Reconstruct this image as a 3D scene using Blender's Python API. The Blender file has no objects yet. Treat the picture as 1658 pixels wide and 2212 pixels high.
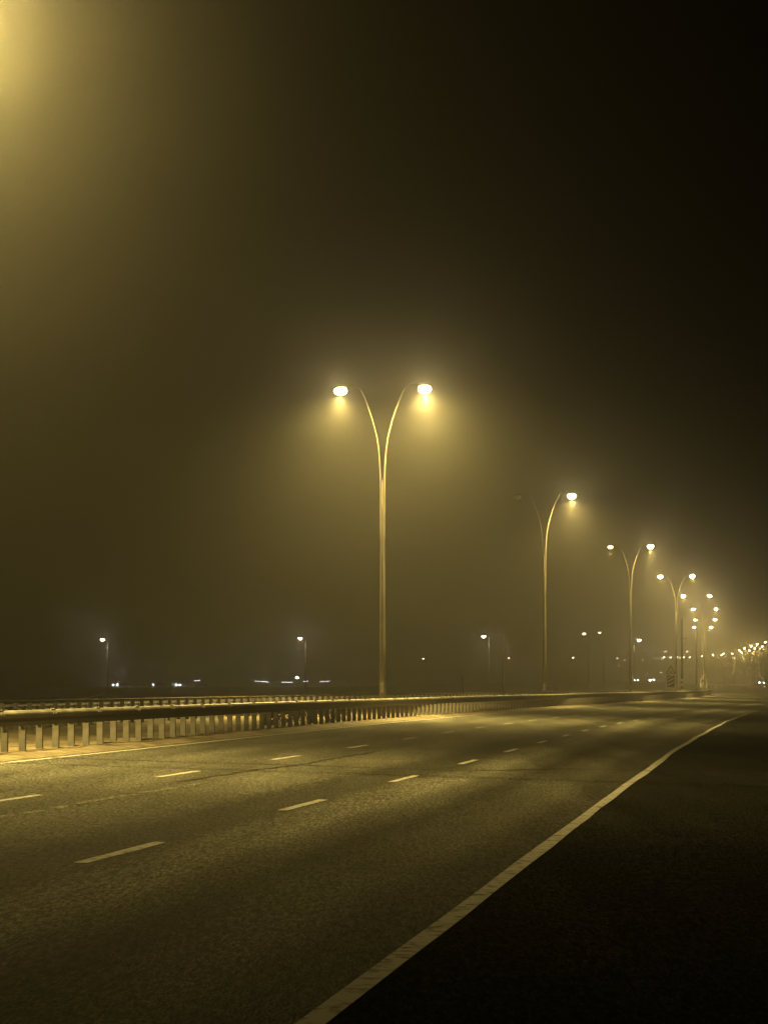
import bpy, bmesh, math, random
from mathutils import Vector, Matrix, noise
R = math.radians
random.seed(7)
scene = bpy.context.scene
COL = scene.collection

# ------------------------------------------------------------------ camera
CAMZ = 1.70
F = 5000.0                      # focal length in units of a 1658 wide frame
HOR = 1484.0
cam_d = bpy.data.cameras.new('camera'); cam = bpy.data.objects.new('camera', cam_d); COL.objects.link(cam)
cam.location = (0, 0, CAMZ); cam.rotation_euler = (R(90), 0, 0)
cam_d.sensor_fit = 'HORIZONTAL'; cam_d.sensor_width = 36.0
cam_d.lens = 36.0 * F / 1658.0
cam_d.shift_y = (HOR - 1106.0) / 1658.0
cam_d.clip_start = 0.1; cam_d.clip_end = 6000
scene.camera = cam

# ------------------------------------------------------------------ world (night sky)
w = bpy.data.worlds.new('World'); scene.world = w; w.use_nodes = True
nt = w.node_tree; bg = nt.nodes['Background']
sky = nt.nodes.new('ShaderNodeTexSky'); sky.sky_type = 'NISHITA'; sky.sun_disc = False
sky.sun_elevation = R(-4); sky.sun_rotation = R(200)
nt.links.new(sky.outputs[0], bg.inputs[0]); bg.inputs[1].default_value = 0.001

scene.view_settings.view_transform = 'Standard'; scene.view_settings.look = 'None'
scene.view_settings.gamma = 1.0; scene.view_settings.exposure = 0.0
cy = scene.cycles
cy.max_bounces = 4; cy.diffuse_bounces = 2; cy.glossy_bounces = 2; cy.transmission_bounces = 2
cy.volume_bounces = 0
cy.use_denoising = True
try: cy.denoiser = 'OPENIMAGEDENOISE'
except Exception: pass
cy.sample_clamp_indirect = 2.0
cy.use_adaptive_sampling = False

LAMP_COL = (1.0, 0.675, 0.175)
LAMP_LEFT = (0.98, 0.70, 0.15); LAMP_RIGHT = (1.0, 0.665, 0.165)   # the two sides of the row differ a little in tint
K = 21.0
SPOT_W = 1000*K; SPOT_A = 132; SPOT_B = 1.0; SPOT_S = (0.85, 1.6, 1.0)
WIDE_W = 1150*K; WIDE_A = 170; WIDE_B = 1.0
HALO_W = 12*K
FOG = 0.0022; FOG_G = 0.935

# ------------------------------------------------------------------ mesh helpers
def new_mesh(name, bm, mat, parent=None, smooth=False):
    me = bpy.data.meshes.new(name); bm.normal_update(); bm.to_mesh(me); bm.free()
    if smooth:
        for p in me.polygons: p.use_smooth = True
    for m in (mat if isinstance(mat, (list, tuple)) else [mat]): me.materials.append(m)
    o = bpy.data.objects.new(name, me); COL.objects.link(o)
    if parent is not None: o.parent = parent
    return o
def tag(o, label=None, cat=None, group=None, kind=None):
    if label: o['label'] = label
    if cat: o['category'] = cat
    if group: o['group'] = group
    if kind: o['kind'] = kind
    return o
def empty(name, loc, rz=0.0):
    o = bpy.data.objects.new(name, None); COL.objects.link(o)
    o.location = loc; o.rotation_euler = (0, 0, rz); o.empty_display_size = 0.3
    return o
def copy_tree(o, parent=None):
    c = o.copy(); COL.objects.link(c); c.parent = parent
    for ch in o.children: copy_tree(ch, c)
    return c
def box(bm, c, s, rz=0.0, mi=0, ry=0.0):
    m = Matrix.Translation(c) @ Matrix.Rotation(rz, 4, 'Z') @ Matrix.Rotation(ry, 4, 'Y') @ Matrix.Diagonal((s[0], s[1], s[2], 1))
    r = bmesh.ops.create_cube(bm, size=1.0, matrix=m)
    fs = set(f for v in r['verts'] for f in v.link_faces)
    for f in fs: f.material_index = mi
    return r['verts']
def tube(bm, pts, rad, n=10, cap=True):
    rings = []
    for i, p in enumerate(pts):
        p = Vector(p)
        a = Vector(pts[max(i-1, 0)]); b = Vector(pts[min(i+1, len(pts)-1)])
        t = (b - a).normalized()
        u = t.cross(Vector((0, 1, 0.001)))
        if u.length < 0.1: u = t.cross(Vector((1, 0, 0)))
        u.normalize(); v = t.cross(u).normalized()
        r = rad[i] if isinstance(rad, (list, tuple)) else rad
        rings.append([bm.verts.new(p + u*r*math.cos(2*math.pi*k/n) + v*r*math.sin(2*math.pi*k/n)) for k in range(n)])
    for a, b in zip(rings, rings[1:]):
        for k in range(n): bm.faces.new((a[k], a[(k+1) % n], b[(k+1) % n], b[k]))
    if cap:
        bm.faces.new(list(reversed(rings[0]))); bm.faces.new(rings[-1])
    return rings
def prism(bm, poly, y0, y1):
    a = [bm.verts.new((x, y0, z)) for x, z in poly]; b = [bm.verts.new((x, y1, z)) for x, z in poly]
    bm.faces.new(a); bm.faces.new(list(reversed(b)))
    n = len(poly)
    for k in range(n): bm.faces.new((a[(k+1) % n], a[k], b[k], b[(k+1) % n]))
def fix(bm): bmesh.ops.recalc_face_normals(bm, faces=bm.faces); return bm

# ------------------------------------------------------------------ materials
def mat(name, col=(0.5, 0.5, 0.5), rough=0.6, metal=0.0, spec=0.5):
    m = bpy.data.materials.new(name); m.use_nodes = True
    b = m.node_tree.nodes['Principled BSDF']
    b.inputs['Base Color'].default_value = (*col, 1); b.inputs['Roughness'].default_value = rough
    b.inputs['Metallic'].default_value = metal; b.inputs['Specular IOR Level'].default_value = spec
    return m
def noisy(m, col_a, col_b, scale=5.0, detail=6, bump=0.0, bscale=None, lo=0.35, hi=0.65, dist=0.02, stretch=(1, 1, 1)):
    t = m.node_tree; N = t.nodes; L = t.links; b = N['Principled BSDF']
    tc = N.new('ShaderNodeTexCoord'); mp = N.new('ShaderNodeMapping'); mp.inputs['Scale'].default_value = stretch
    L.new(tc.outputs['Object'], mp.inputs['Vector'])
    n = N.new('ShaderNodeTexNoise'); n.inputs['Scale'].default_value = scale; n.inputs['Detail'].default_value = detail
    L.new(mp.outputs[0], n.inputs['Vector'])
    cr = N.new('ShaderNodeValToRGB'); cr.color_ramp.elements[0].position = lo; cr.color_ramp.elements[1].position = hi
    cr.color_ramp.elements[0].color = (*col_a, 1); cr.color_ramp.elements[1].color = (*col_b, 1)
    L.new(n.outputs['Fac'], cr.inputs[0]); L.new(cr.outputs[0], b.inputs['Base Color'])
    if bump:
        n2 = N.new('ShaderNodeTexNoise'); n2.inputs['Scale'].default_value = bscale or scale*4; n2.inputs['Detail'].default_value = 4
        L.new(tc.outputs['Object'], n2.inputs['Vector'])
        bp = N.new('ShaderNodeBump'); bp.inputs['Strength'].default_value = bump; bp.inputs['Distance'].default_value = dist
        L.new(n2.outputs['Fac'], bp.inputs['Height']); L.new(bp.outputs[0], b.inputs['Normal'])
    return m
def asphalt(name, base, spread, glossy=0.9, spec=0.025, tracks=False):
    m = mat(name, (base,)*3, glossy, 0.0, spec); t = m.node_tree; N = t.nodes; L = t.links; b = N['Principled BSDF']
    tc = N.new('ShaderNodeTexCoord')
    def nz(sc, det=4, st=(1, 1, 1), rot=0.0):
        mp = N.new('ShaderNodeMapping'); mp.inputs['Scale'].default_value = st; mp.inputs['Rotation'].default_value = (0, 0, rot)
        n = N.new('ShaderNodeTexNoise'); n.inputs['Scale'].default_value = sc; n.inputs['Detail'].default_value = det
        L.new(tc.outputs['Object'], mp.inputs[0]); L.new(mp.outputs[0], n.inputs['Vector']); return n
    def mul(a, bb, op='MULTIPLY'):
        q = N.new('ShaderNodeMath'); q.operation = op
        for i, v in enumerate((a, bb)):
            if isinstance(v, float): q.inputs[i].default_value = v
            else: L.new(v, q.inputs[i])
        return q.outputs[0]
    def rng(x, a, c, lo=0.3, hi=0.7):
        q = N.new('ShaderNodeMapRange'); q.inputs['From Min'].default_value = lo; q.inputs['From Max'].default_value = hi
        q.inputs['To Min'].default_value = a; q.inputs['To Max'].default_value = c; L.new(x, q.inputs[0]); return q.outputs[0]
    big = rng(nz(0.10, 5).outputs['Fac'], 1-spread, 1+spread)
    streak = rng(nz(0.9, 4, (1, 0.035, 1), R(9)).outputs['Fac'], 0.72, 1.25)     # wheel-worn streaks along the road
    mid = rng(nz(2.5, 6).outputs['Fac'], 0.9, 1.1)
    grain = nz(60, 3, (1, 0.22, 1), R(9))
    gr = rng(grain.outputs['Fac'], 0.4, 1.6)
    vo = N.new('ShaderNodeTexVoronoi'); vo.inputs['Scale'].default_value = 42
    L.new(tc.outputs['Object'], vo.inputs['Vector'])
    stone = rng(vo.outputs['Color'], 0.75, 1.35, 0.0, 1.0)
    coarse = rng(nz(26, 4, (1, 0.2, 1), R(9)).outputs['Fac'], 0.45, 1.6, 0.36, 0.64)
    v = mul(mul(mul(mul(big, streak), mul(mul(mid, coarse), gr)), stone), base)
    if tracks:                    # worn tyre tracks: a profile across the carriageway, read from the lane position
        at_ = N.new('ShaderNodeAttribute'); at_.attribute_name = 'lane_pos'
        wob = mul(nz(0.25, 3, (1, 0.12, 1), R(9)).outputs['Fac'], 1.1)
        x = mul(mul(at_.outputs['Fac'], mul(wob, -0.55, 'ADD'), 'ADD'), 1/15.0)
        cr = N.new('ShaderNodeValToRGB'); cr.color_ramp.interpolation = 'EASE'; el = cr.color_ramp.elements
        TR = [(2.1, .62), (2.55, .60), (3.05, .98), (3.5, .75), (4.0, .45), (4.5, .9), (4.95, 1.65), (5.35, 1.3), (5.9, .55), (6.6, .45), (7.4, .95), (8.2, 1.1), (8.9, .85), (9.6, 1.0),
              (10.4, .8), (11.2, 1.1), (11.9, .85), (12.7, 1.15), (13.4, 1.0)]
        el[0].position = TR[0][0]/15; el[1].position = TR[-1][0]/15
        for q in TR[1:-1]: el.new(q[0]/15)
        for e, q in zip(el, TR): e.color = (q[1]/2,)*3+(1,)
        L.new(x, cr.inputs[0]); v = mul(v, mul(cr.outputs[0], 2.0))
    cc = N.new('ShaderNodeCombineColor')
    L.new(v, cc.inputs[0]); L.new(mul(v, 1.0), cc.inputs[1]); L.new(mul(v, 0.84), cc.inputs[2])
    L.new(cc.outputs[0], b.inputs['Base Color'])
    h = mul(mul(vo.outputs['Distance'], 0.6), mul(grain.outputs['Fac'], 0.8), 'ADD')
    bp = N.new('ShaderNodeBump'); bp.inputs['Strength'].default_value = 0.8; bp.inputs['Distance'].default_value = 0.03
    L.new(h, bp.inputs['Height']); L.new(bp.outputs[0], b.inputs['Normal'])
    return m
M = {}
M['asphalt'] = asphalt('asphalt', 0.044, 0.3)
M['asphalt_tracks'] = asphalt('tracked_asphalt', 0.047, 0.25, 0.9, 0.025, True)
M['asphalt_dark'] = asphalt('shoulder_asphalt', 0.011, 0.35, 0.9, 0.0)
M['paint'] = noisy(mat('road_paint', (0.6, 0.58, 0.5), 0.9, 0.0, 0.05), (0.07, 0.068, 0.062), (0.22, 0.22, 0.215), 9, 8, 0.3, 60, 0.34, 0.50, 0.01)
M['tar'] = noisy(mat('sealing_tar', (0.02, 0.02, 0.02), 0.9, 0.0, 0.0), (0.014, 0.013, 0.012), (0.034, 0.032, 0.028), 8)
M['sand'] = noisy(mat('sandy_ground', (0.3, 0.25, 0.17), 0.95, 0, 0.1), (0.055, 0.046, 0.032), (0.145, 0.124, 0.086), 1.3, 8, 0.9, 9, 0.33, 0.66, 0.06)
M['steel'] = noisy(mat('galvanised_steel', (0.42, 0.41, 0.38), 0.42, 0.55), (0.30, 0.29, 0.26), (0.48, 0.47, 0.43), 2.2, 4, 0.05, 12)
M['pole'] = noisy(mat('painted_pole_steel', (0.13, 0.12, 0.1), 0.42, 0.1), (0.065, 0.058, 0.045), (0.11, 0.10, 0.08), 1.5, 4)
M['beam'] = noisy(mat('rail_beam_steel', (0.42, 0.41, 0.38), 0.5, 0.5), (0.15, 0.145, 0.125), (0.32, 0.31, 0.27), 1.2, 6, 0.1, 14)
M['beam_shade'] = noisy(mat('shaded_beam_steel', (0.05, 0.05, 0.04), 0.7), (0.010, 0.009, 0.008), (0.035, 0.032, 0.027), 1.5, 6, 0.1, 14, 0.4, 0.75, 0.02, (1, 0.3, 1))  # shade on the beam below its top bulge, put into the steel colour
M['post'] = noisy(mat('rail_post_steel', (0.42, 0.41, 0.38), 0.6, 0.2), (0.06, 0.057, 0.05), (0.12, 0.114, 0.098), 3.0, 6, 0.15, 20)
M['housing'] = mat('lamp_housing', (0.025, 0.025, 0.025), 0.6)
M['bracket'] = mat('unlit_bracket_steel', (0.012, 0.012, 0.011), 0.9, 0.0, 0.0)  # near black colour stands in for the unlit end of the arm
M['dark'] = noisy(mat('weathered_dark_wood', (0.06, 0.05, 0.04), 0.85), (0.035, 0.03, 0.022), (0.08, 0.066, 0.05), 6, 6, 0.3)
M['white'] = noisy(mat('white_sheeting', (0.75, 0.75, 0.72), 0.5), (0.75, 0.75, 0.72), (0.88, 0.88, 0.85), 4)
M['sign_dark'] = mat('dark_blue_sheeting', (0.006, 0.007, 0.010), 0.6, 0, 0.1)
M['sign_red'] = mat('red_sheeting', (0.35, 0.03, 0.02), 0.5)
M['black'] = mat('black_rubber', (0.02, 0.02, 0.02), 0.7)
M['car_paint'] = mat('dark_car_paint', (0.04, 0.04, 0.045), 0.25)
M['car_glass'] = mat('car_glass', (0.01, 0.01, 0.012), 0.06)
M['wall'] = noisy(mat('plaster', (0.3, 0.28, 0.24), 0.9), (0.22, 0.2, 0.17), (0.34, 0.31, 0.26), 1)
M['leaf'] = noisy(mat('dusty_leaves', (0.07, 0.08, 0.04), 0.8), (0.035, 0.045, 0.02), (0.10, 0.10, 0.05), 3)
M['stem'] = mat('twig_bark', (0.09, 0.07, 0.05), 0.9)
def emis(name, col, s, samp='NONE'):
    m = bpy.data.materials.new(name); m.use_nodes = True; t = m.node_tree
    t.nodes.remove(t.nodes['Principled BSDF'])
    e = t.nodes.new('ShaderNodeEmission'); e.inputs[0].default_value = (*col, 1); e.inputs[1].default_value = s
    t.links.new(e.outputs[0], t.nodes['Material Output'].inputs[0])
    try: m.cycles.emission_sampling = samp
    except Exception: pass
    return m
M['lens'] = emis('lit_lamp_bowl', (1.0, 0.74, 0.31), 220, 'FRONT')
M['far_lens'] = emis('lit_far_lamp_bowl', (1.0, 0.80, 0.45), 32)
M['side_lens'] = emis('lit_side_lamp_bowl', (1.0, 0.90, 0.66), 60)
M['headlight'] = emis('headlight_glow', (0.75, 0.88, 1.0), 200)
M['tube_light'] = emis('white_tube_light', (0.9, 0.95, 1.0), 12)

# ------------------------------------------------------------------ road alignment
# reference line = the row of tall lamps in the median; (X, Y) in metres
ctrl = [(-63.8, -300), (-31.8, -100), (-13.67, 13.4), (-8.2, 47.6), (-0.22, 99.1), (10.79, 155.9), (22.5, 211.7), (33.8, 268.2),
        (44.0, 326.3), (52.8, 381.3), (61.4, 442.7), (68.6, 498.4), (75.0, 560), (80, 640), (82, 760), (80, 900), (70, 1200), (50, 1650)]
def xof(y):                      # monotone cubic (Hermite) X as a function of Y
    n = len(ctrl)
    for i in range(n-1):
        if y <= ctrl[i+1][1] or i == n-2: break
    def sl(k):
        k0, k1 = max(k-1, 0), min(k+1, n-1)
        return (ctrl[k1][0]-ctrl[k0][0])/(ctrl[k1][1]-ctrl[k0][1])
    (x0, y0), (x1, y1) = ctrl[i], ctrl[i+1]
    h = y1-y0; t = (y-y0)/h
    return (2*t**3-3*t*t+1)*x0+(t**3-2*t*t+t)*h*sl(i)+(-2*t**3+3*t*t)*x1+(t**3-t*t)*h*sl(i+1)
# dense table by arc length
TAB = []; s = 0.0; py = -300.0; px = xof(py)
y = -300.0
while y < 1650:
    x = xof(y); s += math.hypot(x-px, y-py); TAB.append((s, x, y)); px, py = x, y; y += 1.0
def ref(s):
    i = 0; lo, hi = 0, len(TAB)-1
    if s <= TAB[0][0]: i = 0
    else:
        while hi-lo > 1:
            m_ = (lo+hi)//2
            if TAB[m_][0] <= s: lo = m_
            else: hi = m_
        i = lo
    i = min(i, len(TAB)-2)
    a, b = TAB[i], TAB[i+1]; t = (s-a[0])/(b[0]-a[0])
    p = Vector((a[1]+(b[1]-a[1])*t, a[2]+(b[2]-a[2])*t, 0))
    j0, j1 = TAB[max(i-6, 0)], TAB[min(i+7, len(TAB)-1)]
    d = Vector((j1[1]-j0[1], j1[2]-j0[2], 0)).normalized()
    return p, d
def s_at_y(y):
    for a in TAB:
        if a[2] >= y: return a[0]
def DD(x, y):                    # (s, d) of a ground point; d grows to the right
    best = None; i0 = max(0, int(y+300)-40)
    for a in TAB[i0:i0+90]:
        q = (a[1]-x)**2+(a[2]-y)**2
        if best is None or q < best[0]: best = (q, a[0])
    s = best[1]; p, t = ref(s)
    v = Vector((x, y, 0))-p
    return s+v.dot(t), v.dot(Vector((t.y, -t.x, 0)))
OFF = 15.6                       # camera's own line lies 15.6 m right of the lamps
def smooth(a, b, x): t = min(1, max(0, (x-a)/(b-a))); return t*t*(3-2*t)
def base_z(d, s):
    D = OFF-d
    if D < 14.6: z = 0.025*max(D, -9) if D > -9 else -0.225-0.25*smooth(9, 30, -D)
    elif D < 22: z = 0.365
    elif D < 34.5: z = 0.365-0.02*(D-22)
    else: z = 0.115 + 0.2*smooth(38, 60, D)
    far = smooth(500, 800, s-300)
    return z + far*(2.9 - 1.65*smooth(60, 120, D))
def taper(d, s):                 # the carriageway widens a little to the right beyond 45 m
    D = OFF-d
    k = 1.0 if D < 4 else (0.65 if D < 7 else (0.35 if D < 11 else 0.0))
    c = 0.0
    if D < 4:
        PT = [(340, 0), (362, 0.03), (381, 0.23), (391, 0.34), (404, 0.30), (423, 0.03), (442, -0.22), (462, -0.3), (520, 0)]
        for (a0, c0), (a1, c1) in zip(PT, PT[1:]):
            if a0 <= s < a1: c = c0+(c1-c0)*smooth(a0, a1, s)
    return d + k*0.85*smooth(336, 455, s) + c
def wpt(s, d, dz=0.0):
    p, t = ref(s); n = Vector((t.y, -t.x, 0)); q = p+n*d
    return Vector((q.x, q.y, base_z(d, s)+dz))
def ground_px(x, y):             # road point seen at photo position (x, y)
    Y = CAMZ*F/(y-HOR); 
    for _ in range(6):
        X = (x-829)*Y/F; s_, d_ = DD(X, Y); Y = (CAMZ-base_z(d_, s_))*F/(y-HOR)
    return s_, d_
def at(x, y, Y): return Vector(((x-829)*Y/F, Y, CAMZ+(HOR-y)*Y/F))
def gz(X, Y): s_, d_ = DD(X, Y); return base_z(d_, s_)

def sweep(name, dl, sl, dz, m, hf=None, tap=False):
    bm = bmesh.new(); rows = []
    for s_ in sl:
        p, t = ref(s_); n = Vector((t.y, -t.x, 0)); row = []
        for d_ in dl:
            if tap: d_ = taper(d_, s_)
            q = p+n*d_; z = base_z(d_, s_)+dz
            if hf: z += hf(q.x, q.y, d_, s_)
            row.append(bm.verts.new((q.x, q.y, z)))
        rows.append(row)
    for a, b in zip(rows, rows[1:]):
        for k in range(len(dl)-1): bm.faces.new((a[k], a[k+1], b[k+1], b[k]))
    return new_mesh(name, bm, m, smooth=True)
def frange(a, b, st):
    o = []; x = a
    while x < b-1e-6: o.append(x); x += st
    return o

# ------------------------------------------------------------------ ground, carriageways, markings
dl = sorted(set([-700, -500, -350, -250, -180, -130, -100, -80, -70, -60, -50, -42, -36, -30, -24, -21, -19.05, -18.95]
     + [round(-18.8+0.4*k, 2) for k in range(31)] + [-6.6, -6.45, -6.35] + [round(-6.2+0.2*k, 2) for k in range(43)] + [2.35, 6, 10, 14, 18, 21.5, 24, 27, 32, 40, 55, 80, 120, 200, 350]))
sl = [0, 60, 120, 180, 240, 280] + frange(300, 480, 0.4) + frange(480, 640, 1.0) + frange(640, 900, 6) + frange(900, 1940, 30)
def lumps(x, y, d, s):
    D = OFF-d
    if -9 < D < 13.55 or 22.1 < D < 34.4: return -0.05
    v = 0.05*noise.noise(Vector((x*0.8, y*0.8, 0)))+0.03*noise.noise(Vector((x*2.6, y*2.6, 3)))
    if D > 14.4 and D < 22:                                  # heaped sand in the median
        v += 0.12*max(0, noise.noise(Vector((x*0.35, y*0.22, 9))))*smooth(14.4, 15.6, D)
    k = smooth(13.55, 13.9, D) if D < 14 else 1.0
    if D < 0: return -0.02 + 0.3*v
    return 0.012 + k*(0.03+v)
sand = sweep('ground', dl, sl, 0.0, M['sand'], lumps)
tag(sand, kind='structure')
sl2 = [0, 100, 200, 260] + frange(280, 900, 4) + frange(900, 1940, 20)
def add_pos(o, cols):
    a_ = o.data.attributes.new('lane_pos', 'FLOAT', 'POINT')
    for i_ in range(len(o.data.vertices)): a_.data[i_].value = cols[i_ % len(cols)]
road = sweep('road', [OFF-13.62, OFF-9, OFF-5, OFF-2.12], sl2, 0.0, M['asphalt_tracks'], tap=True); add_pos(road, [13.62, 9, 5, 2.12]); tag(road, kind='structure')
sh = sweep('road_shoulder', [OFF-2.12, OFF+2.5, OFF+8.6], sl2, 0.0, M['asphalt_dark'], tap=True); tag(sh, kind='structure')
road2 = sweep('opposite_road', [OFF-34.4, OFF-28, OFF-22.1], sl2, 0.0, M['asphalt']); tag(road2, kind='structure')
def strips(name, items, m, dz=0.004, wob=0.0):
    bm = bmesh.new()
    for (s0, s1, dc, w_) in items:
        n = max(1, int((s1-s0)/(2.5 if s1-s0 > 5 else 0.7))); pv = None
        for k in range(n+1):
            s_ = s0+(s1-s0)*k/n
            j1 = wob*noise.noise(Vector((s_*1.7, dc, 0))); j2 = wob*noise.noise(Vector((s_*1.7, dc, 5)))
            dt = taper(dc, s_)
            a = bm.verts.new(wpt(s_, dt-w_/2+j1, dz)); b = bm.verts.new(wpt(s_, dt+w_/2+j2, dz))
            if pv: bm.faces.new((pv[0], pv[1], b, a))
            pv = (a, b)
    o = new_mesh(name, bm, m); tag(o, kind='structure'); return o
# lane dashes: 2.75 m long, one every 9 m
s_first = DD(*[( (162-829)*20.4/F ), 20.4])[0]
dash = []
for D_ in (5.85, 9.53):
    for k in range(-4, 60):
        st = s_first+(8.8*k if D_ < 7 else 9.03*k-1.4)
        dash.append((st, st+2.78, OFF-D_, 0.13))
strips('lane_markings', dash, M['paint'], wob=0.012)
strips('edge_line', [(200, s_at_y(142), OFF-2.12, 0.145)], M['paint'], 0.0042, wob=0.02)
strips('median_edge_line', [(200, 1400, OFF-13.3, 0.16)], M['paint'], 0.004, wob=0.02)
strips('opposite_road_line', [(200, 1400, OFF-22.6, 0.15), (200, 1400, OFF-33.6, 0.15)], M['paint'])
odash = []
for D_ in (26.2, 29.9):
    for k in range(-4, 60): odash.append((s_first+9.0*k, s_first+9.0*k+2.78, OFF-D_, 0.13))
strips('opposite_lane_markings', odash, M['paint'])
def crack(name, pts, w0):
    bm = bmesh.new(); P = [ground_px(*p) for p in pts]; pv = None; run = 0
    for (s0, d0), (s1, d1) in zip(P, P[1:]):
        L_ = math.hypot(s1-s0, d1-d0); n = max(2, int(L_/0.35))
        ns, nd = -(d1-d0)/L_, (s1-s0)/L_
        for k in range(n):
            t = k/n; s_, d_ = s0+(s1-s0)*t, d0+(d1-d0)*t; run += L_/n
            j = 0.10*noise.noise(Vector((run*1.3, w0*9, 2)))+0.2*noise.noise(Vector((run*0.3, w0*7, 6)))
            ww = w0*(0.75+0.6*noise.noise(Vector((run*2.1, 0, w0))))
            a = bm.verts.new(wpt(s_+ns*(j-ww/2), d_+nd*(j-ww/2), 0.0075)); b = bm.verts.new(wpt(s_+ns*(j+ww/2), d_+nd*(j+ww/2), 0.0075))
            if pv: bm.faces.new((pv[0], pv[1], b, a))
            pv = (a, b)
    fix(bm); o = new_mesh(name, bm, M['tar']); tag(o, kind='structure')
crack('tar_seam', [(108, 1637), (408, 1647.5), (622, 1653), (816, 1659.5), (1013, 1665), (1250, 1662), (1386, 1665), (1658, 1681)], 0.16)
crack('tar_seam', [(400, 1690), (560, 1664), (622, 1653), (700, 1644), (816, 1623)], 0.10)
crack('tar_seam', [(1268, 1744), (1330, 1752), (1420, 1763)], 0.06)
crack('tar_seam', [(1500, 1630), (1560, 1642)], 0.05)

# old, worn off line that crosses the lane at the left
bm = bmesh.new(); P = [ground_px(*p) for p in [(-60, 1775), (0, 1766), (120, 1746), (250, 1722), (340, 1708), (430, 1693)]]; pv = None
for (s0, d0), (s1, d1) in zip(P, P[1:]):
    for k in range(30):
        t = k/30; s_, d_ = s0+(s1-s0)*t, d0+(d1-d0)*t; q = noise.noise(Vector((s_*1.9, 4, 0)))
        if q < -0.22: pv = None; continue
        a = bm.verts.new(wpt(s_, d_-0.06-0.04*q, 0.004)); b = bm.verts.new(wpt(s_, d_+0.07+0.05*noise.noise(Vector((s_*3, 8, 0))), 0.004))
        if pv: bm.faces.new((pv[0], pv[1], b, a))
        pv = (a, b)
tag(new_mesh('worn_line', fix(bm), asphalt('worn_paint', 0.085, 0.3)), kind='structure')

# ------------------------------------------------------------------ tall double-arm lamps
def add_light(name, kind, loc, power, parent, size=None, scale=None, blend=1.0, rad=0.15, col=LAMP_COL, cutoff=None):
    ld = bpy.data.lights.new(name, kind); ld.energy = power; ld.color = col
    if kind == 'SPOT': ld.spot_size = size; ld.spot_blend = blend
    ld.shadow_soft_size = rad
    o = bpy.data.objects.new(name, ld); COL.objects.link(o); o.parent = parent; o.location = loc
    if scale: o.scale = scale
    return o
LH = 12.66+CAMZ                  # lamp height above datum
def bowl(bm, c, a, b, h, n=16, up=0.0):
    rings = []
    for j in range(5):
        t = j/5*math.pi/2
        rings.append([bm.verts.new((c[0]+a*math.cos(t)*math.cos(2*math.pi*k/n), c[1]+b*math.cos(t)*math.sin(2*math.pi*k/n), c[2]-h*math.sin(t))) for k in range(n)])
    for q, r_ in zip(rings, rings[1:]):
        for k in range(n): bm.faces.new((q[k], r_[k], r_[(k+1) % n], q[(k+1) % n]))
    v = bm.verts.new((c[0], c[1], c[2]-h))
    for k in range(n): bm.faces.new((rings[-1][k], v, rings[-1][(k+1) % n]))
    if up:
        pr = rings[0]
        for j in (1, 2, 3, 4):
            t = j/5*math.pi/2
            q = [bm.verts.new((c[0]+a*math.cos(t)*math.cos(2*math.pi*k/n), c[1]+b*math.cos(t)*math.sin(2*math.pi*k/n), c[2]+up*math.sin(t))) for k in range(n)]
            for k in range(n): bm.faces.new((pr[(k+1) % n], q[(k+1) % n], q[k], pr[k]))
            pr = q
        bm.faces.new(pr)
    else: bm.faces.new(rings[0])
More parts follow.
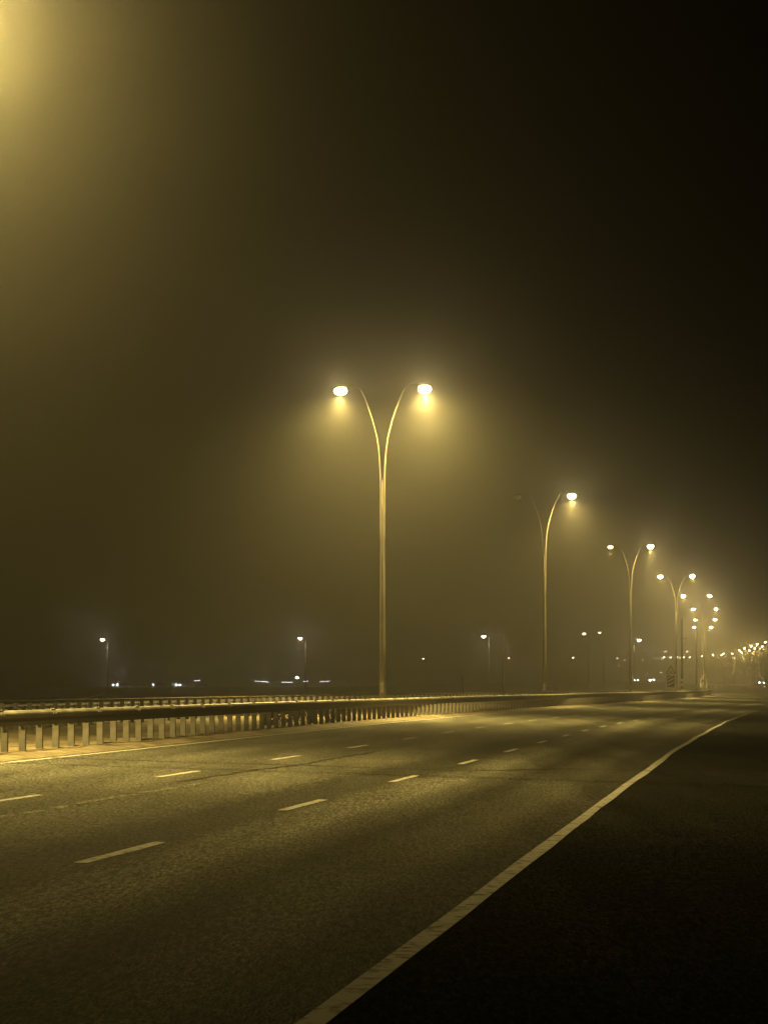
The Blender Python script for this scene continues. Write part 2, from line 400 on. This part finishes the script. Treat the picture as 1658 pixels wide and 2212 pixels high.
def make_tall_lamp():
    r = empty('street_lamp', (0, 0, 0))
    g = 0.0                       # local origin at ground; lamp bowl at LH - ground
    hb = LH-0.36
    bm = bmesh.new()
    tube(bm, [(0, 0, 0), (0, 0, 3), (0, 0, 7), (0, 0, hb-5.0), (0, 0, hb-3.6)], [0.15, 0.128, 0.10, 0.072, 0.022], 16); fix(bm)
    new_mesh('pole', bm, M['pole'], r, True)
    bm = bmesh.new(); tube(bm, [(0, 0, 0), (0, 0, 0.035)], [0.26, 0.26], 8)
    for k in range(4):
        a = math.pi/4+k*math.pi/2; tube(bm, [(0.2*math.cos(a), 0.2*math.sin(a), 0.03), (0.2*math.cos(a), 0.2*math.sin(a), 0.09)], 0.02, 6)
    fix(bm); new_mesh('base_plate', bm, M['steel'], r)
    bm = bmesh.new(); box(bm, (0, -0.145, 1.3), (0.14, 0.02, 0.42)); new_mesh('access_door', bm, M['steel'], r)
    for sx in (-1, 1):
        prof = [(-0.045, -7.2), (-0.05, -6.0), (-0.052, -5.0), (-0.055, -4.2), (-0.062, -3.5), (-0.107, -2.7), (-0.145, -2.3), (-0.21, -1.9), (-0.30, -1.52), (-0.41, -1.13), (-0.55, -0.72), (-0.72, -0.30), (-0.86, 0.02), (-0.96, 0.20)]
        bm = bmesh.new(); tube(bm, [(-sx*x, 0, hb+z) for x, z in prof], [0.06, 0.06, 0.058, 0.056, 0.054, 0.052, 0.05, 0.048, 0.046, 0.043, 0.038, 0.031, 0.024, 0.015], 10); fix(bm)
        new_mesh('arm', bm, M['pole'], r, True)
        bm = bmesh.new(); tube(bm, [(sx*x, 0, hb+z) for x, z in ((0.95, 0.19), (1.05, 0.31), (1.18, 0.375), (1.36, 0.40), (1.58, 0.40))], 0.010, 8); fix(bm)
        new_mesh('arm_bracket', bm, M['bracket'], r, True)
        bm = bmesh.new(); box(bm, (sx*1.76, 0, hb+0.355), (0.42, 0.22, 0.08)); bmesh.ops.bevel(bm, geom=bm.edges[:], offset=0.03, segments=2, affect='EDGES')
        lum = new_mesh('luminaire', bm, M['housing'], r)
        bm = bmesh.new(); bowl(bm, (sx*1.84, 0, hb+0.19), 0.27, 0.23, 0.20, up=0.12); fix(bm)
        new_mesh('lamp_bowl', bm, M['lens'], lum, True)
        add_light('lamp_spotlight', 'SPOT', (sx*1.84, 0, hb-0.10), SPOT_W, lum, R(SPOT_A), SPOT_S, SPOT_B, 0.02, LAMP_LEFT if sx < 0 else LAMP_RIGHT)
        add_light('lamp_wide_light', 'SPOT', (sx*1.84, 0, hb-0.10), WIDE_W, lum, R(WIDE_A), None, WIDE_B, 0.02, LAMP_LEFT if sx < 0 else LAMP_RIGHT).rotation_euler = (0, -sx*R(6), 0)
    return r
tall = make_tall_lamp()
GAIN = [0.97, 2.1, 1.9, 1.5, 1.4, 1.35, 1.35, 1.35, 1.35]
GT = 'tall double arm street lamps along the median'
tall_Y = [41.5, 99.1, 155.9, 211.7, 268.2, 326.3, 381.3, 442.7, 498.4]
tall_lab = ['tall double arm street lamp just outside the upper left corner, source of the bright glow',
            'largest and nearest tall lamp with two lit bowls, rising from the median left of centre',
            'second nearest tall lamp of the median row whose left lamp head is dark',
            'third nearest tall lamp of the median row, right of the one with a dark head',
            'fourth nearest tall lamp of the median row, beside the three striped marker panel',
            'fifth nearest tall lamp of the median row, partly overlapped by fog glow at the right',
            'sixth nearest tall lamp of the median row, close to the two striped marker panel',
            'seventh nearest tall lamp of the median row, second farthest one in the fog',
            'farthest tall lamp of the median row, its pair of lights the lowest of the stack']
for i, (yy, lab) in enumerate(zip(tall_Y, tall_lab)):
    o = tall if i == 0 else copy_tree(tall)
    s_ = s_at_y(yy); p, t = ref(s_)
    if i < 1: p = p+Vector((-0.8, 0.12, 0))
    o.location = (p.x, p.y, base_z(0, s_)); o.rotation_euler = (0, 0, math.atan2(t.y, t.x)-math.pi/2)
    tag(o, lab, 'street lamp', GT)
    if i == 2:                    # this lamp's left head is out
        lum = [c for c in o.children if c.name.startswith('luminaire')]
        lum = min(lum, key=lambda c: sum(v.co.x for v in c.data.vertices))
        for c in list(lum.children):
            if c.type == 'LIGHT': bpy.data.objects.remove(c)
            else:
                c.data = c.data.copy(); c.data.materials[0] = mat('unlit_lamp_bowl', (0.2, 0.2, 0.18), 0.2)
    if i == 3:                    # its left head burns weakly
        lum = min([c for c in o.children if c.name.startswith('luminaire')], key=lambda c: sum(v.co.x for v in c.data.vertices))
        for c in lum.children:
            if c.type == 'LIGHT': c.data = c.data.copy(); c.data.energy *= 0.25
            else: c.data = c.data.copy(); c.data.materials[0] = emis('weak_lamp_bowl', (1.0, 0.74, 0.31), 5)
    for c in o.children_recursive:
        if c.type == 'LIGHT': c.data = c.data.copy(); c.data.energy *= GAIN[i] if 'wide' in c.name or i == 0 else 0.22
        if c.type == 'LIGHT' and i == 0: c.data.color = (1.0, 0.71, 0.19)      # a slightly greener lamp
bpy.context.view_layer.update()

# ------------------------------------------------------------------ single-arm side lamps and far lamps
def make_side_lamp(h, lensmat, power, big=1.0, rad=0.07, col=(1.0, 0.84, 0.5)):
    r = empty('street_lamp', (0, 0, 0))
    bm = bmesh.new(); tube(bm, [(0, 0, 0), (0, 0, h*0.5), (0, 0, h-0.3)], [rad*1.35, rad*1.1, rad*0.8], 8); fix(bm); new_mesh('pole', bm, M['pole'], r, True)
    bm = bmesh.new(); tube(bm, [(0, 0, h-0.4), (0, 0, h-0.05), (-0.15, 0, h+0.12), (-0.5, 0, h+0.2)], rad*0.6, 8); fix(bm); new_mesh('arm', bm, M['pole'], r, True)
    bm = bmesh.new(); box(bm, (-0.75, 0, h+0.2), (0.7, 0.3, 0.12)); bmesh.ops.bevel(bm, geom=bm.edges[:], offset=0.03, segments=1, affect='EDGES')
    lum = new_mesh('luminaire', bm, M['housing'], r)
    bm = bmesh.new(); bowl(bm, (-0.8, 0, h+0.138), 0.24*big, 0.18, 0.24*big, 12); fix(bm); new_mesh('lamp_bowl', bm, lensmat, lum, True)
    if power:
        add_light('lamp_spotlight', 'SPOT', (-0.8, 0, h-0.2), power, lum, R(160), None, 1.0, 0.15, col)
        add_light('lamp_halo_light', 'POINT', (-0.8, 0, h-0.2), power*0.12, lum, rad=0.12, col=col)
    return r
side = make_side_lamp(8.6, M['side_lens'], 450, 1.15)
GS = 'single arm street lamps on the side road'
for i, (x, y, Y, lab) in enumerate([
        (221, 1383, 340, 'leftmost small single arm street lamp, alone in the dark fog at far left'),
        (648, 1380, 345, 'small single arm street lamp left of the nearest tall lamp'),
        (1044, 1376, 345, 'small single arm street lamp between the two nearest tall lamps'),
        (1380, 1384, 350, 'small single arm street lamp just right of the third tall lamp')]):
    o = side if i == 0 else copy_tree(side)
    p = at(x, y, Y); o.location = (p.x+0.8 if i != 3 else p.x+0.8, p.y, p.z-8.6); o.rotation_euler = (0, 0, 0)
    if i == 3: o.rotation_euler = (0, 0, math.pi); o.location.x = p.x-0.8
    tag(o, lab, 'street lamp', GS)
far = make_side_lamp(11.0, M['far_lens'], 0, 1.2, 0.05)
far_lit = make_side_lamp(11.0, M['far_lens'], 4500, 1.2, 0.05, LAMP_COL)
far_dim = make_side_lamp(11.0, emis('dim_far_lamp_bowl', (1.0, 0.82, 0.5), 7), 0, 1.2, 0.05)
Z = lambda x, y: ((2100+x/2.2285)/1.7153, (2200+y/2.2285)/1.7153)
far_pts = [((914, 1422.5), 0), ((1098, 1421.5), 0), (Z(50, 527), 0), (Z(141, 327), 0), (Z(268, 318), 1), (Z(415, 530), 0), (Z(475, 547), 1), (Z(625, 545), 1), (Z(783, 540), 1), (Z(799, 523), 0),
           (Z(812, 477), 1), (Z(853, 524), 0), (Z(905, 522), 0), (Z(932, 527), 1), (Z(962, 523), 0), (Z(989, 475), 1), (Z(1013, 522), 0), (Z(1113, 513), 0), (Z(1205, 505), 0),
           (Z(1275, 505), 0), (Z(1290, 493), 0), (Z(1361, 492), 0), (Z(1367, 530), 1), (Z(1422, 466), 0), (Z(1440, 480), 0), (Z(1464, 450), 0), (Z(1505, 466), 0),
           (Z(1519, 431), 0), (Z(1550, 450), 0), (Z(1568, 413), 0), (Z(1611, 433), 0), (Z(1637, 397), 0)]
far_pts.sort(key=lambda q: q[0][0])
ORD = ['first', 'second', 'third', 'fourth', 'fifth', 'sixth', 'seventh', 'eighth', 'ninth', 'tenth', 'eleventh', 'twelfth', 'thirteenth', 'fourteenth', 'fifteenth', 'sixteenth',
       'seventeenth', 'eighteenth', 'nineteenth', 'twentieth', 'twenty-first', 'twenty-second', 'twenty-third', 'twenty-fourth', 'twenty-fifth', 'twenty-sixth', 'twenty-seventh',
       'twenty-eighth', 'twenty-ninth', 'thirtieth', 'thirty-first', 'thirty-second']
used = {0: 0, 1: 0, 2: 0}
for i, ((x, y), dim) in enumerate(far_pts):
    if not dim and x > 1525: dim = 2
    src = (far, far_dim, far_lit)[dim]
    o = src if not used[dim] else copy_tree(src)
    used[dim] = 1
    yp = HOR-y
    Y = min(980, 11.0*F/max(yp+6, 1))
    p = at(x, y, Y); o.location = (p.x+0.8, p.y, p.z-11.14)
    tag(o, '%s distant street lamp, %s from the left in the horizon string of lights' % ('faint' if dim == 1 else 'bright', ORD[i]), 'street lamp', 'distant street lamps above the horizon')

# ------------------------------------------------------------------ guard rails
PROF = [(0.00, 0.0), (-0.028, 0.006), (-0.060, -0.012), (-0.084, -0.050), (-0.088, -0.078), (-0.066, -0.115), (-0.048, -0.15), (-0.046, -0.19), (-0.050, -0.215), (-0.040, -0.25), (-0.018, -0.29), (-0.006, -0.312), (0.004, -0.306),
        (-0.004, -0.285), (-0.028, -0.245), (-0.026, -0.17), (-0.066, -0.08), (-0.052, -0.03), (-0.015, -0.012)]
def guard_rail(label, path, side_, spacing, height, n_single, group=None, bolts=True):
    """path(s) -> (ground point, unit along); side_ = +1 beam faces the right of the path"""
    pts = path
    r = empty('guard_rail', pts[0][0])
    O = pts[0][0]
    bm = bmesh.new(); rows = []
    for p, t in pts:
        n = Vector((t.y, -t.x, 0))*side_
        rows.append([bm.verts.new(p-O+n*(-u)+Vector((0, 0, height+v))) for u, v in PROF])
    k_ = len(PROF)
    for a, b in zip(rows, rows[1:]):
        for k in range(k_):
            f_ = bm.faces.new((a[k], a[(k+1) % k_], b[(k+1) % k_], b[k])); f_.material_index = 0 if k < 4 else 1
    bm.faces.new(rows[0]); bm.faces.new(rows[-1])
    # cumulative length
    cum = [0.0]
    for (a, _), (b, _) in zip(pts, pts[1:]): cum.append(cum[-1]+(b-a).length)
    def along(q):
        for i in range(len(cum)-1):
            if cum[i+1] >= q: break
        f = (q-cum[i])/(cum[i+1]-cum[i]); a, b = pts[i], pts[i+1]
        return a[0].lerp(b[0], f)-O, (a[1]*(1-f)+b[1]*f).normalized()
    q = 1.0
    while bolts and q < min(cum[-1], 150):                           # lap joints with bolt heads
        p, t = along(q); n = Vector((t.y, -t.x, 0))*side_; rz = math.atan2(t.y, t.x)
        box(bm, p+n*0.03+Vector((0, 0, height+0.006)), (0.30, 0.07, 0.012), rz)
        for e in (-0.09, 0.09): 
            box(bm, p+t*e+n*0.035+Vector((0, 0, height+0.02)), (0.03, 0.03, 0.02), rz)
            box(bm, p+t*e+n*0.092+Vector((0, 0, height-0.075)), (0.035, 0.02, 0.035), rz)
        q += 3.45
    fix(bm); new_mesh('beam', bm, [M['beam'], M['beam_shade']], r)
    bmr = bmesh.new(); q = 0.4; i = 0; proto = None
    while q < cum[-1]-0.2:
        p, t = along(q); n = Vector((t.y, -t.x, 0))*side_; rz = math.atan2(t.y, t.x)
        def post_geo(b_, c, rz_):
            ca, sa = math.cos(rz_), math.sin(rz_)
            def L(x, y, z): return Vector((c.x+x*ca-y*sa, c.y+x*sa+y*ca, c.z+z))
            hh = height-0.06
            zb = -0.35
            box(b_, L(0, 0, (hh+zb)/2), (0.006, 0.140, hh-zb), rz_)
            box(b_, L(0.030, 0.067, (hh+zb)/2), (0.054, 0.006, hh-zb), rz_)
            box(b_, L(0.030, -0.067, (hh+zb)/2), (0.054, 0.006, hh-zb), rz_)
            box(b_, L(0.02, 0.085*(-1 if True else 1)*0, height-0.17), (0.16, 0.10, 0.16), rz_)
        c = p-n*0.07
        if i < n_single:
            if proto is None:
                b_ = bmesh.new(); post_geo(b_, Vector((0, 0, 0)), 0); proto = new_mesh('post', b_, M['post'], r); o = proto
            else:
                o = proto.copy(); COL.objects.link(o); o.parent = r
            o.location = c; o.rotation_euler = (random.uniform(-.012, .012), random.uniform(-.012, .012), rz+random.uniform(-0.03, 0.03))
        else: post_geo(bmr, c, rz)
        q += spacing; i += 1
    if i > n_single:
        tag(new_mesh('post', bmr, M['post'], r), kind='stuff')
    else: bmr.free()
    tag(r, label, 'guard rail', group)
    return r
def road_path(d, y0, y1, st=2.0):
    s0, s1 = s_at_y(y0), s_at_y(y1); n = int((s1-s0)/st); o = []
    for k in range(n+1):
        s_ = s0+(s1-s0)*k/n; p, t = ref(s_); nn = Vector((t.y, -t.x, 0)); q = p+nn*d
        o.append((Vector((q.x, q.y, base_z(d, s_)+0.0)), t))
    return o
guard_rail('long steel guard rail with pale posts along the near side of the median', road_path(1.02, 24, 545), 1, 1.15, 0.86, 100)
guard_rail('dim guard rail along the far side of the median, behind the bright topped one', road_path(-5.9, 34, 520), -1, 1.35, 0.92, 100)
def poly_path(P, n=60):
    out = []; m_ = len(P)-1
    def cr(a, b, c, d, t): return 0.5*((2*b)+(c-a)*t+(2*a-5*b+4*c-d)*t*t+(3*b-a-3*c+d)*t**3)
    V = [Vector((x, y, 0)) for x, y in P]; raw = []
    for k in range(n+1):
        u = k/n*m_; i = min(int(u), m_-1); t = u-i
        raw.append(cr(V[max(i-1, 0)], V[i], V[i+1], V[min(i+2, m_)], t))
    for k, p in enumerate(raw):
        t = (raw[min(k+1, n)]-raw[max(k-1, 0)]).normalized()
        out.append((Vector((p.x, p.y, gz(p.x, p.y))), t))
    return out
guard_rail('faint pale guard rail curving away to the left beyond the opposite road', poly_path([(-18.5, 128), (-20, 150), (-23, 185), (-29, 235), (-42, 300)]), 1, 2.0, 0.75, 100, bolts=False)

# ------------------------------------------------------------------ signs
def marker_sign(n, x, ytop, ybase_px, Y, label):
    p = at(x, 1484, Y); g = gz(p.x, Y); r = empty('marker_sign', (p.x, Y, g))
    sc = 1.0; H_ = CAMZ-g
    z1 = H_-0.05; pw, ph = 0.94, 1.36
    bm = bmesh.new()
    tube(bm, [(0.0, 0.06, -0.3), (0.0, 0.06, z1+2.4)], 0.04, 8); fix(bm); new_mesh('post', bm, M['steel'], r, True)
    bm = bmesh.new(); box(bm, (0, 0, z1+ph/2), (pw+0.24, 0.03, ph+0.16)); bmesh.ops.bevel(bm, geom=bm.edges[:], offset=0.01, segments=1, affect='EDGES')
    fr = new_mesh('panel_frame', bm, M['white'], r)
    bm = bmesh.new(); box(bm, (0, -0.021, z1+ph/2), (pw-0.1, 0.008, ph)); pn = new_mesh('panel', bm, M['sign_dark'], r)
    for k in range(n):
        zc = z1+ph*(0.30+0.30*k) if n == 3 else z1+ph*(0.28+0.30*k)
        hw, dz, th = pw/2-0.14, 0.20, 0.14
        bm = bmesh.new(); prism(bm, [(-hw, zc-dz-th/2), (hw, zc+dz-th/2), (hw, zc+dz+th/2), (-hw, zc-dz+th/2)], -0.030, -0.0265); fix(bm)
        new_mesh('stripe', bm, M['white'], pn)
    zt = z1+ph+0.14; tw = 1.16
    def tri(w_, cz): h = w_*0.866; return [(-w_/2, cz), (w_/2, cz), (0, cz+h)]
    bm = bmesh.new(); prism(bm, tri(tw, zt), -0.012, 0.012); fix(bm); ts = new_mesh('warning_triangle', bm, M['sign_red'], r)
    bm = bmesh.new(); prism(bm, tri(tw*0.66, zt+0.10), -0.019, -0.0145); fix(bm); new_mesh('triangle_face', bm, M['white'], ts)
    bm = bmesh.new()
    for q in (-0.13, -0.045, 0.045, 0.13): box(bm, (q, -0.0235, zt+0.23), (0.035, 0.004, 0.16))
    box(bm, (0, -0.0275, zt+0.27), (0.34, 0.004, 0.03)); box(bm, (0, -0.0275, zt+0.19), (0.34, 0.004, 0.03))
    new_mesh('symbol', bm, M['black'], ts)
    tag(r, label, 'road sign', 'striped marker signs in the median')
marker_sign(3, 1448, 1437, 1492, 258, 'dark marker panel with three white slanted stripes under a warning triangle')
marker_sign(2, 1519, 1452, 1492, 402, 'farther dark marker panel with two white slanted stripes under a warning triangle')
# give-way sign seen from behind
p = at(1000, 1484, 285); g = gz(p.x, 285); r = empty('give_way_sign', (p.x, 285, g)); z1 = CAMZ+(1484-1464)*285/F-g
bm = bmesh.new(); tube(bm, [(0, 0.04, -0.2), (0, 0.04, z1+0.7)], 0.045, 8); fix(bm); new_mesh('post', bm, M['dark'], r, True)
bm = bmesh.new(); prism(bm, [(0, z1), (0.5, z1+0.87), (-0.5, z1+0.87)], -0.012, 0.012); fix(bm); new_mesh('panel', bm, M['dark'], r)
tag(r, 'dim inverted triangle sign on a post, dark against the fog left of a small lamp', 'road sign')

# ------------------------------------------------------------------ utility poles
def utility_pole(x, ytop, Y, label, wires=False):
    p = at(x, ytop, Y); g = gz(p.x, Y); h = p.z-g; r = empty('utility_pole', (p.x, Y, g))
    bm = bmesh.new(); tube(bm, [(0, 0, -0.3), (0, 0, h*0.5), (0, 0, h)], [0.17, 0.14, 0.10], 10); fix(bm); new_mesh('pole', bm, M['dark'], r, True)
    if wires:
        bm = bmesh.new()
        for z in (0.75, 1.45, 2.05): tube(bm, [(0, 0, z), (0, 0, z+0.28)], 0.176, 12)
        fix(bm); new_mesh('white_band', bm, M['white'], r, True)
        bm = bmesh.new(); box(bm, (0.2, 0, h-2.6), (0.9, 0.08, 0.08)); new_mesh('crossarm', bm, M['dark'], r)
        for k in range(2):
            bm = bmesh.new(); n = 14
            tube(bm, [(0.5+k*0.1+3.6*q/n, 30*q/n, h-2.55-k*0.35-0.9*4*(q/n)*(1-q/n)*0.5) for q in range(n+1)], 0.015, 5); fix(bm); new_mesh('wire', bm, M['black'], r)
    tag(r, label, 'utility pole')
utility_pole(1087, 1369, 330, 'thin dark pole without a lamp, between the second tall lamp and a small lamp')
utility_pole(1472, 1336, 300, 'dark utility pole with white bands near its foot, right of the three striped sign', True)
# slim white delineator at the rail's far end
p = at(1534, 1495, 420); g = gz(p.x, 420); r = empty('delineator_post', (p.x, 420, g))
bm = bmesh.new(); box(bm, (0, 0, 0.55), (0.22, 0.10, 1.3)); bmesh.ops.bevel(bm, geom=bm.edges[:], offset=0.02, segments=1, affect='EDGES'); new_mesh('post_body', bm, M['white'], r)
bm = bmesh.new(); box(bm, (0, -0.055, 0.95), (0.225, 0.01, 0.2)); new_mesh('reflector', bm, M['sign_red'], r)
tag(r, 'small white delineator post near the far end of the guard rail', 'post')

# ------------------------------------------------------------------ shrubs
def shrub(X, Y, wd, ht, n, label, seed):
    rnd = random.Random(seed); g = gz(X, Y); r = empty('shrub', (X, Y, g)); bm = bmesh.new()
    cl = [(Vector((rnd.uniform(-.5, .5)*wd*.8, rnd.uniform(-.4, .4)*wd*.7, rnd.uniform(.25, .8)*ht)), rnd.uniform(.16, .3)*min(wd, ht*1.4)) for _ in range(9)]
    for _ in range(n):
        c, rr = rnd.choice(cl); v = Vector((rnd.gauss(0, 1), rnd.gauss(0, 1), rnd.gauss(0, 1))).normalized()*rr*rnd.uniform(.4, 1.1)+c
        if v.z < 0.02: continue
        a = Vector((rnd.gauss(0, 1), rnd.gauss(0, 1), rnd.gauss(0, 1))).normalized(); b = a.orthogonal().normalized(); q = rnd.uniform(.03, .06)*max(1, wd*.5)
        bm.faces.new([bm.verts.new(v+a*q), bm.verts.new(v+b*q*.6), bm.verts.new(v-a*q), bm.verts.new(v-b*q*.6)])
    new_mesh('foliage', bm, M['leaf'], r)
    bm = bmesh.new()
    for c, rr in cl: tube(bm, [(c.x*.15, c.y*.15, -0.05), (c.x*.5, c.y*.5, c.z*.6), (c.x, c.y, c.z)], [.02, .014, .006], 5)
    fix(bm); new_mesh('stem', bm, M['stem'], r)
    tag(r, label, 'shrub')
def wp(s_y, d): p = wpt(s_at_y(s_y), d); return p.x, p.y
for k, (yy, d_, wd, ht, lb) in enumerate([
        (78, 0.15, 1.6, 0.62, 'low dark shrub behind the guard rail posts, leftmost of three near the tallest lamp'),
        (83, 0.3, 2.0, 0.7, 'low dark shrub behind the guard rail posts, middle one of three near the tallest lamp'),
        (88, 0.1, 1.5, 0.55, 'low dark shrub behind the guard rail posts, rightmost of three near the tallest lamp')]):
    X_, Y_ = wp(yy, d_); shrub(X_, Y_, wd, ht, 900, lb, 20+k)
for k, (x, y, Y, wd, ht, lb) in enumerate([
        (1190, 1484, 300, 1.5, 1.9, 'round dim bush at the foot of the second tall lamp'),
        (1351, 1484, 420, 1.5, 2.2, 'dim round bush left of the foot of the third tall lamp'),
        (1500, 1484, 430, 1.5, 2.1, 'dim bush beside the foot of the fifth tall lamp'),
        (1539, 1484, 440, 1.2, 2.9, 'tall narrow dark bush right of the two striped marker sign')]):
    X_ = (x-829)*Y/F; shrub(X_, Y, wd, ht, 700, lb, 40+k)

# ------------------------------------------------------------------ distant cars
def make_car():
    r = empty('parked_car', (0, 0, 0))
    side_p = [(-2.2, .35), (-2.25, .62), (-2.1, .82), (-1.2, .95), (-0.55, 1.38), (0.75, 1.42), (1.5, 1.02), (2.1, .95), (2.2, .6), (2.15, .35)]
    bm = bmesh.new()
    secs = [(-.86, .94), (-.80, 1.0), (.80, 1.0), (.86, .94)]; rows = []
    for yy, k in secs: rows.append([bm.verts.new((x*k, yy*(0.84 if z > 1.1 else 1), .35+(z-.35)*(k if z > .5 else 1))) for x, z in side_p])
    for a, b in zip(rows, rows[1:]):
        for k in range(len(side_p)): q = (k+1) % len(side_p); bm.faces.new((a[k], a[q], b[q], b[k]))
    bm.faces.new(rows[0]); bm.faces.new(rows[-1]); fix(bm); new_mesh('body', bm, M['car_paint'], r)
    bm = bmesh.new(); v = [bm.verts.new(c) for c in ((-1.22, -.66, .99), (-1.22, .66, .99), (-.62, .60, 1.36), (-.62, -.60, 1.36))]; bm.faces.new(v); new_mesh('windscreen', bm, M['car_glass'], r)
    for sx in (-1.35, 1.35):
        for sy in (-.78, .78):
            bm = bmesh.new(); tube(bm, [(sx, sy-.1, .32), (sx, sy+.1, .32)], .32, 14); fix(bm); wl = new_mesh('wheel', bm, M['black'], r)
    for sy in (-.66, .66):
        bm = bmesh.new(); bmesh.ops.create_uvsphere(bm, u_segments=12, v_segments=8, radius=1, matrix=Matrix.Translation((-2.19, sy, .68)) @ Matrix.Diagonal((.10, .21, .17, 1)))
        new_mesh('headlight', bm, M['headlight'], r, True)
    return r
car = make_car(); car.name = 'car'
GC = 'distant cars with headlights on'
# yaw: front of the car (local -x) turned towards the camera is rz = +90 deg
cars = [(250.6, 1480, 800, 90, 'distant car with two close headlights, leftmost pair of lights on the horizon'),
        (266.5, 1480, 800, 12, 'distant car showing one headlight, right beside the leftmost pair of headlights'),
        (344.4, 1479, 820, 10, 'distant car showing a single headlight, alone between two pairs of headlights'),
        (386, 1480, 830, 90, 'distant car with a headlight pair, second pair from the left on the horizon'),
        (434.7, 1480, 800, 14, 'distant car showing a single headlight under a thin strip of light'),
        (1405.8, 1470, 800, 90, 'distant car with a bright headlight pair between third tall lamp and marker sign'),
        (1372, 1470, 880, 90, 'very faint car at the foot of the small lamp beside the third tall lamp'),
        (1642, 1475, 740, 90, 'dark car with one glowing headlight at the far right edge of the road')]
for i, (x, y, Y, yaw, lab) in enumerate(cars):
    o = car if i == 0 else copy_tree(car)
    p = at(x, y, Y); o.location = (p.x, p.y, p.z-0.68); o.rotation_euler = (0, 0, R(yaw)); tag(o, lab, 'car', GC)

# ------------------------------------------------------------------ low lit roadside canopies
def canopy(x0, x1, y, Y, label, tilt=0.0):
    a, b = at(x0, y, Y), at(x1, y, Y); L_ = (b-a).length; g = gz(a.x, Y); r = empty('lit_canopy', ((a.x+b.x)/2, Y, g)); h = a.z-g
    bm = bmesh.new(); box(bm, (0, 1.2, h+0.25), (L_+0.6, 3.0, 0.2)); new_mesh('roof', bm, M['housing'], r)
    for sx in (-1, 1):
        for yy in (0.1, 2.3):
            bm = bmesh.new(); box(bm, (sx*L_*0.48, yy, h/2), (0.12, 0.12, h+0.4)); new_mesh('post', bm, M['steel'], r)
    bm = bmesh.new(); box(bm, (0, 2.5, h/2), (L_, 0.1, h+.3)); new_mesh('wall', bm, M['wall'], r)
    bm = bmesh.new(); tube(bm, [(-L_/2, -0.32, h), (-L_*0.1, -0.32, h-0.05), (L_/2, -0.32, h-tilt)], 0.06, 6); fix(bm); new_mesh('light_tube', bm, M['tube_light'], r)
    tag(r, label, 'canopy', 'lit canopies along the dark horizon')
canopy(419, 432, 1470.5, 780, 'short strip of white light under a low canopy, leftmost strip on the horizon', -0.1)
canopy(551, 580, 1471.5, 780, 'longest strip of white light under a low canopy, left of the brightest white spot', 0.35)
canopy(608, 632, 1474, 780, 'strip of light under a low canopy just below the brightest white spot')
canopy(655, 665, 1472.5, 780, 'short strip of light under a low canopy, right of the brightest white spot', -0.2)
canopy(690, 712, 1472, 900, 'faint strip of light under a low canopy, rightmost strip on the dark horizon')
p = at(641.6, 1464, 780); g = gz(p.x, 780); r = empty('floodlight_mast', (p.x, 780, g)); h = p.z-g
bm = bmesh.new(); tube(bm, [(0, 0.2, 0), (0, 0.2, h+0.2)], 0.07, 8); fix(bm); new_mesh('pole', bm, M['steel'], r)
bm = bmesh.new(); box(bm, (0, 0.05, h), (0.7, 0.2, 0.5)); hd = new_mesh('floodlight_head', bm, M['housing'], r)
bm = bmesh.new(); bmesh.ops.create_uvsphere(bm, u_segments=12, v_segments=8, radius=1, matrix=Matrix.Translation((0, -0.08, h)) @ Matrix.Diagonal((.42, .06, .34, 1))); new_mesh('floodlight_lens', bm, M['headlight'], hd, True)
tag(r, 'brightest bluish white floodlight low on the horizon, below a small street lamp', 'floodlight')

# ------------------------------------------------------------------ fog
bm = bmesh.new()
x0, x1, y0, y1, z0, z1 = -760, 620, -360, 1750, -4.0, 17.0
box(bm, ((x0+x1)/2, (y0+y1)/2, (z0+z1)/2), (x1-x0, y1-y0, z1-z0))
hm = bpy.data.materials.new('haze'); hm.use_nodes = True; t = hm.node_tree; t.nodes.remove(t.nodes['Principled BSDF'])
pv = t.nodes.new('ShaderNodeVolumePrincipled'); pv.inputs['Color'].default_value = (0.93, 0.93, 0.90, 1); pv.inputs['Density'].default_value = FOG
pv.inputs['Anisotropy'].default_value = FOG_G
t.links.new(pv.outputs[0], t.nodes['Material Output'].inputs['Volume'])
hz = new_mesh('haze', bm, hm); tag(hz, kind='stuff')
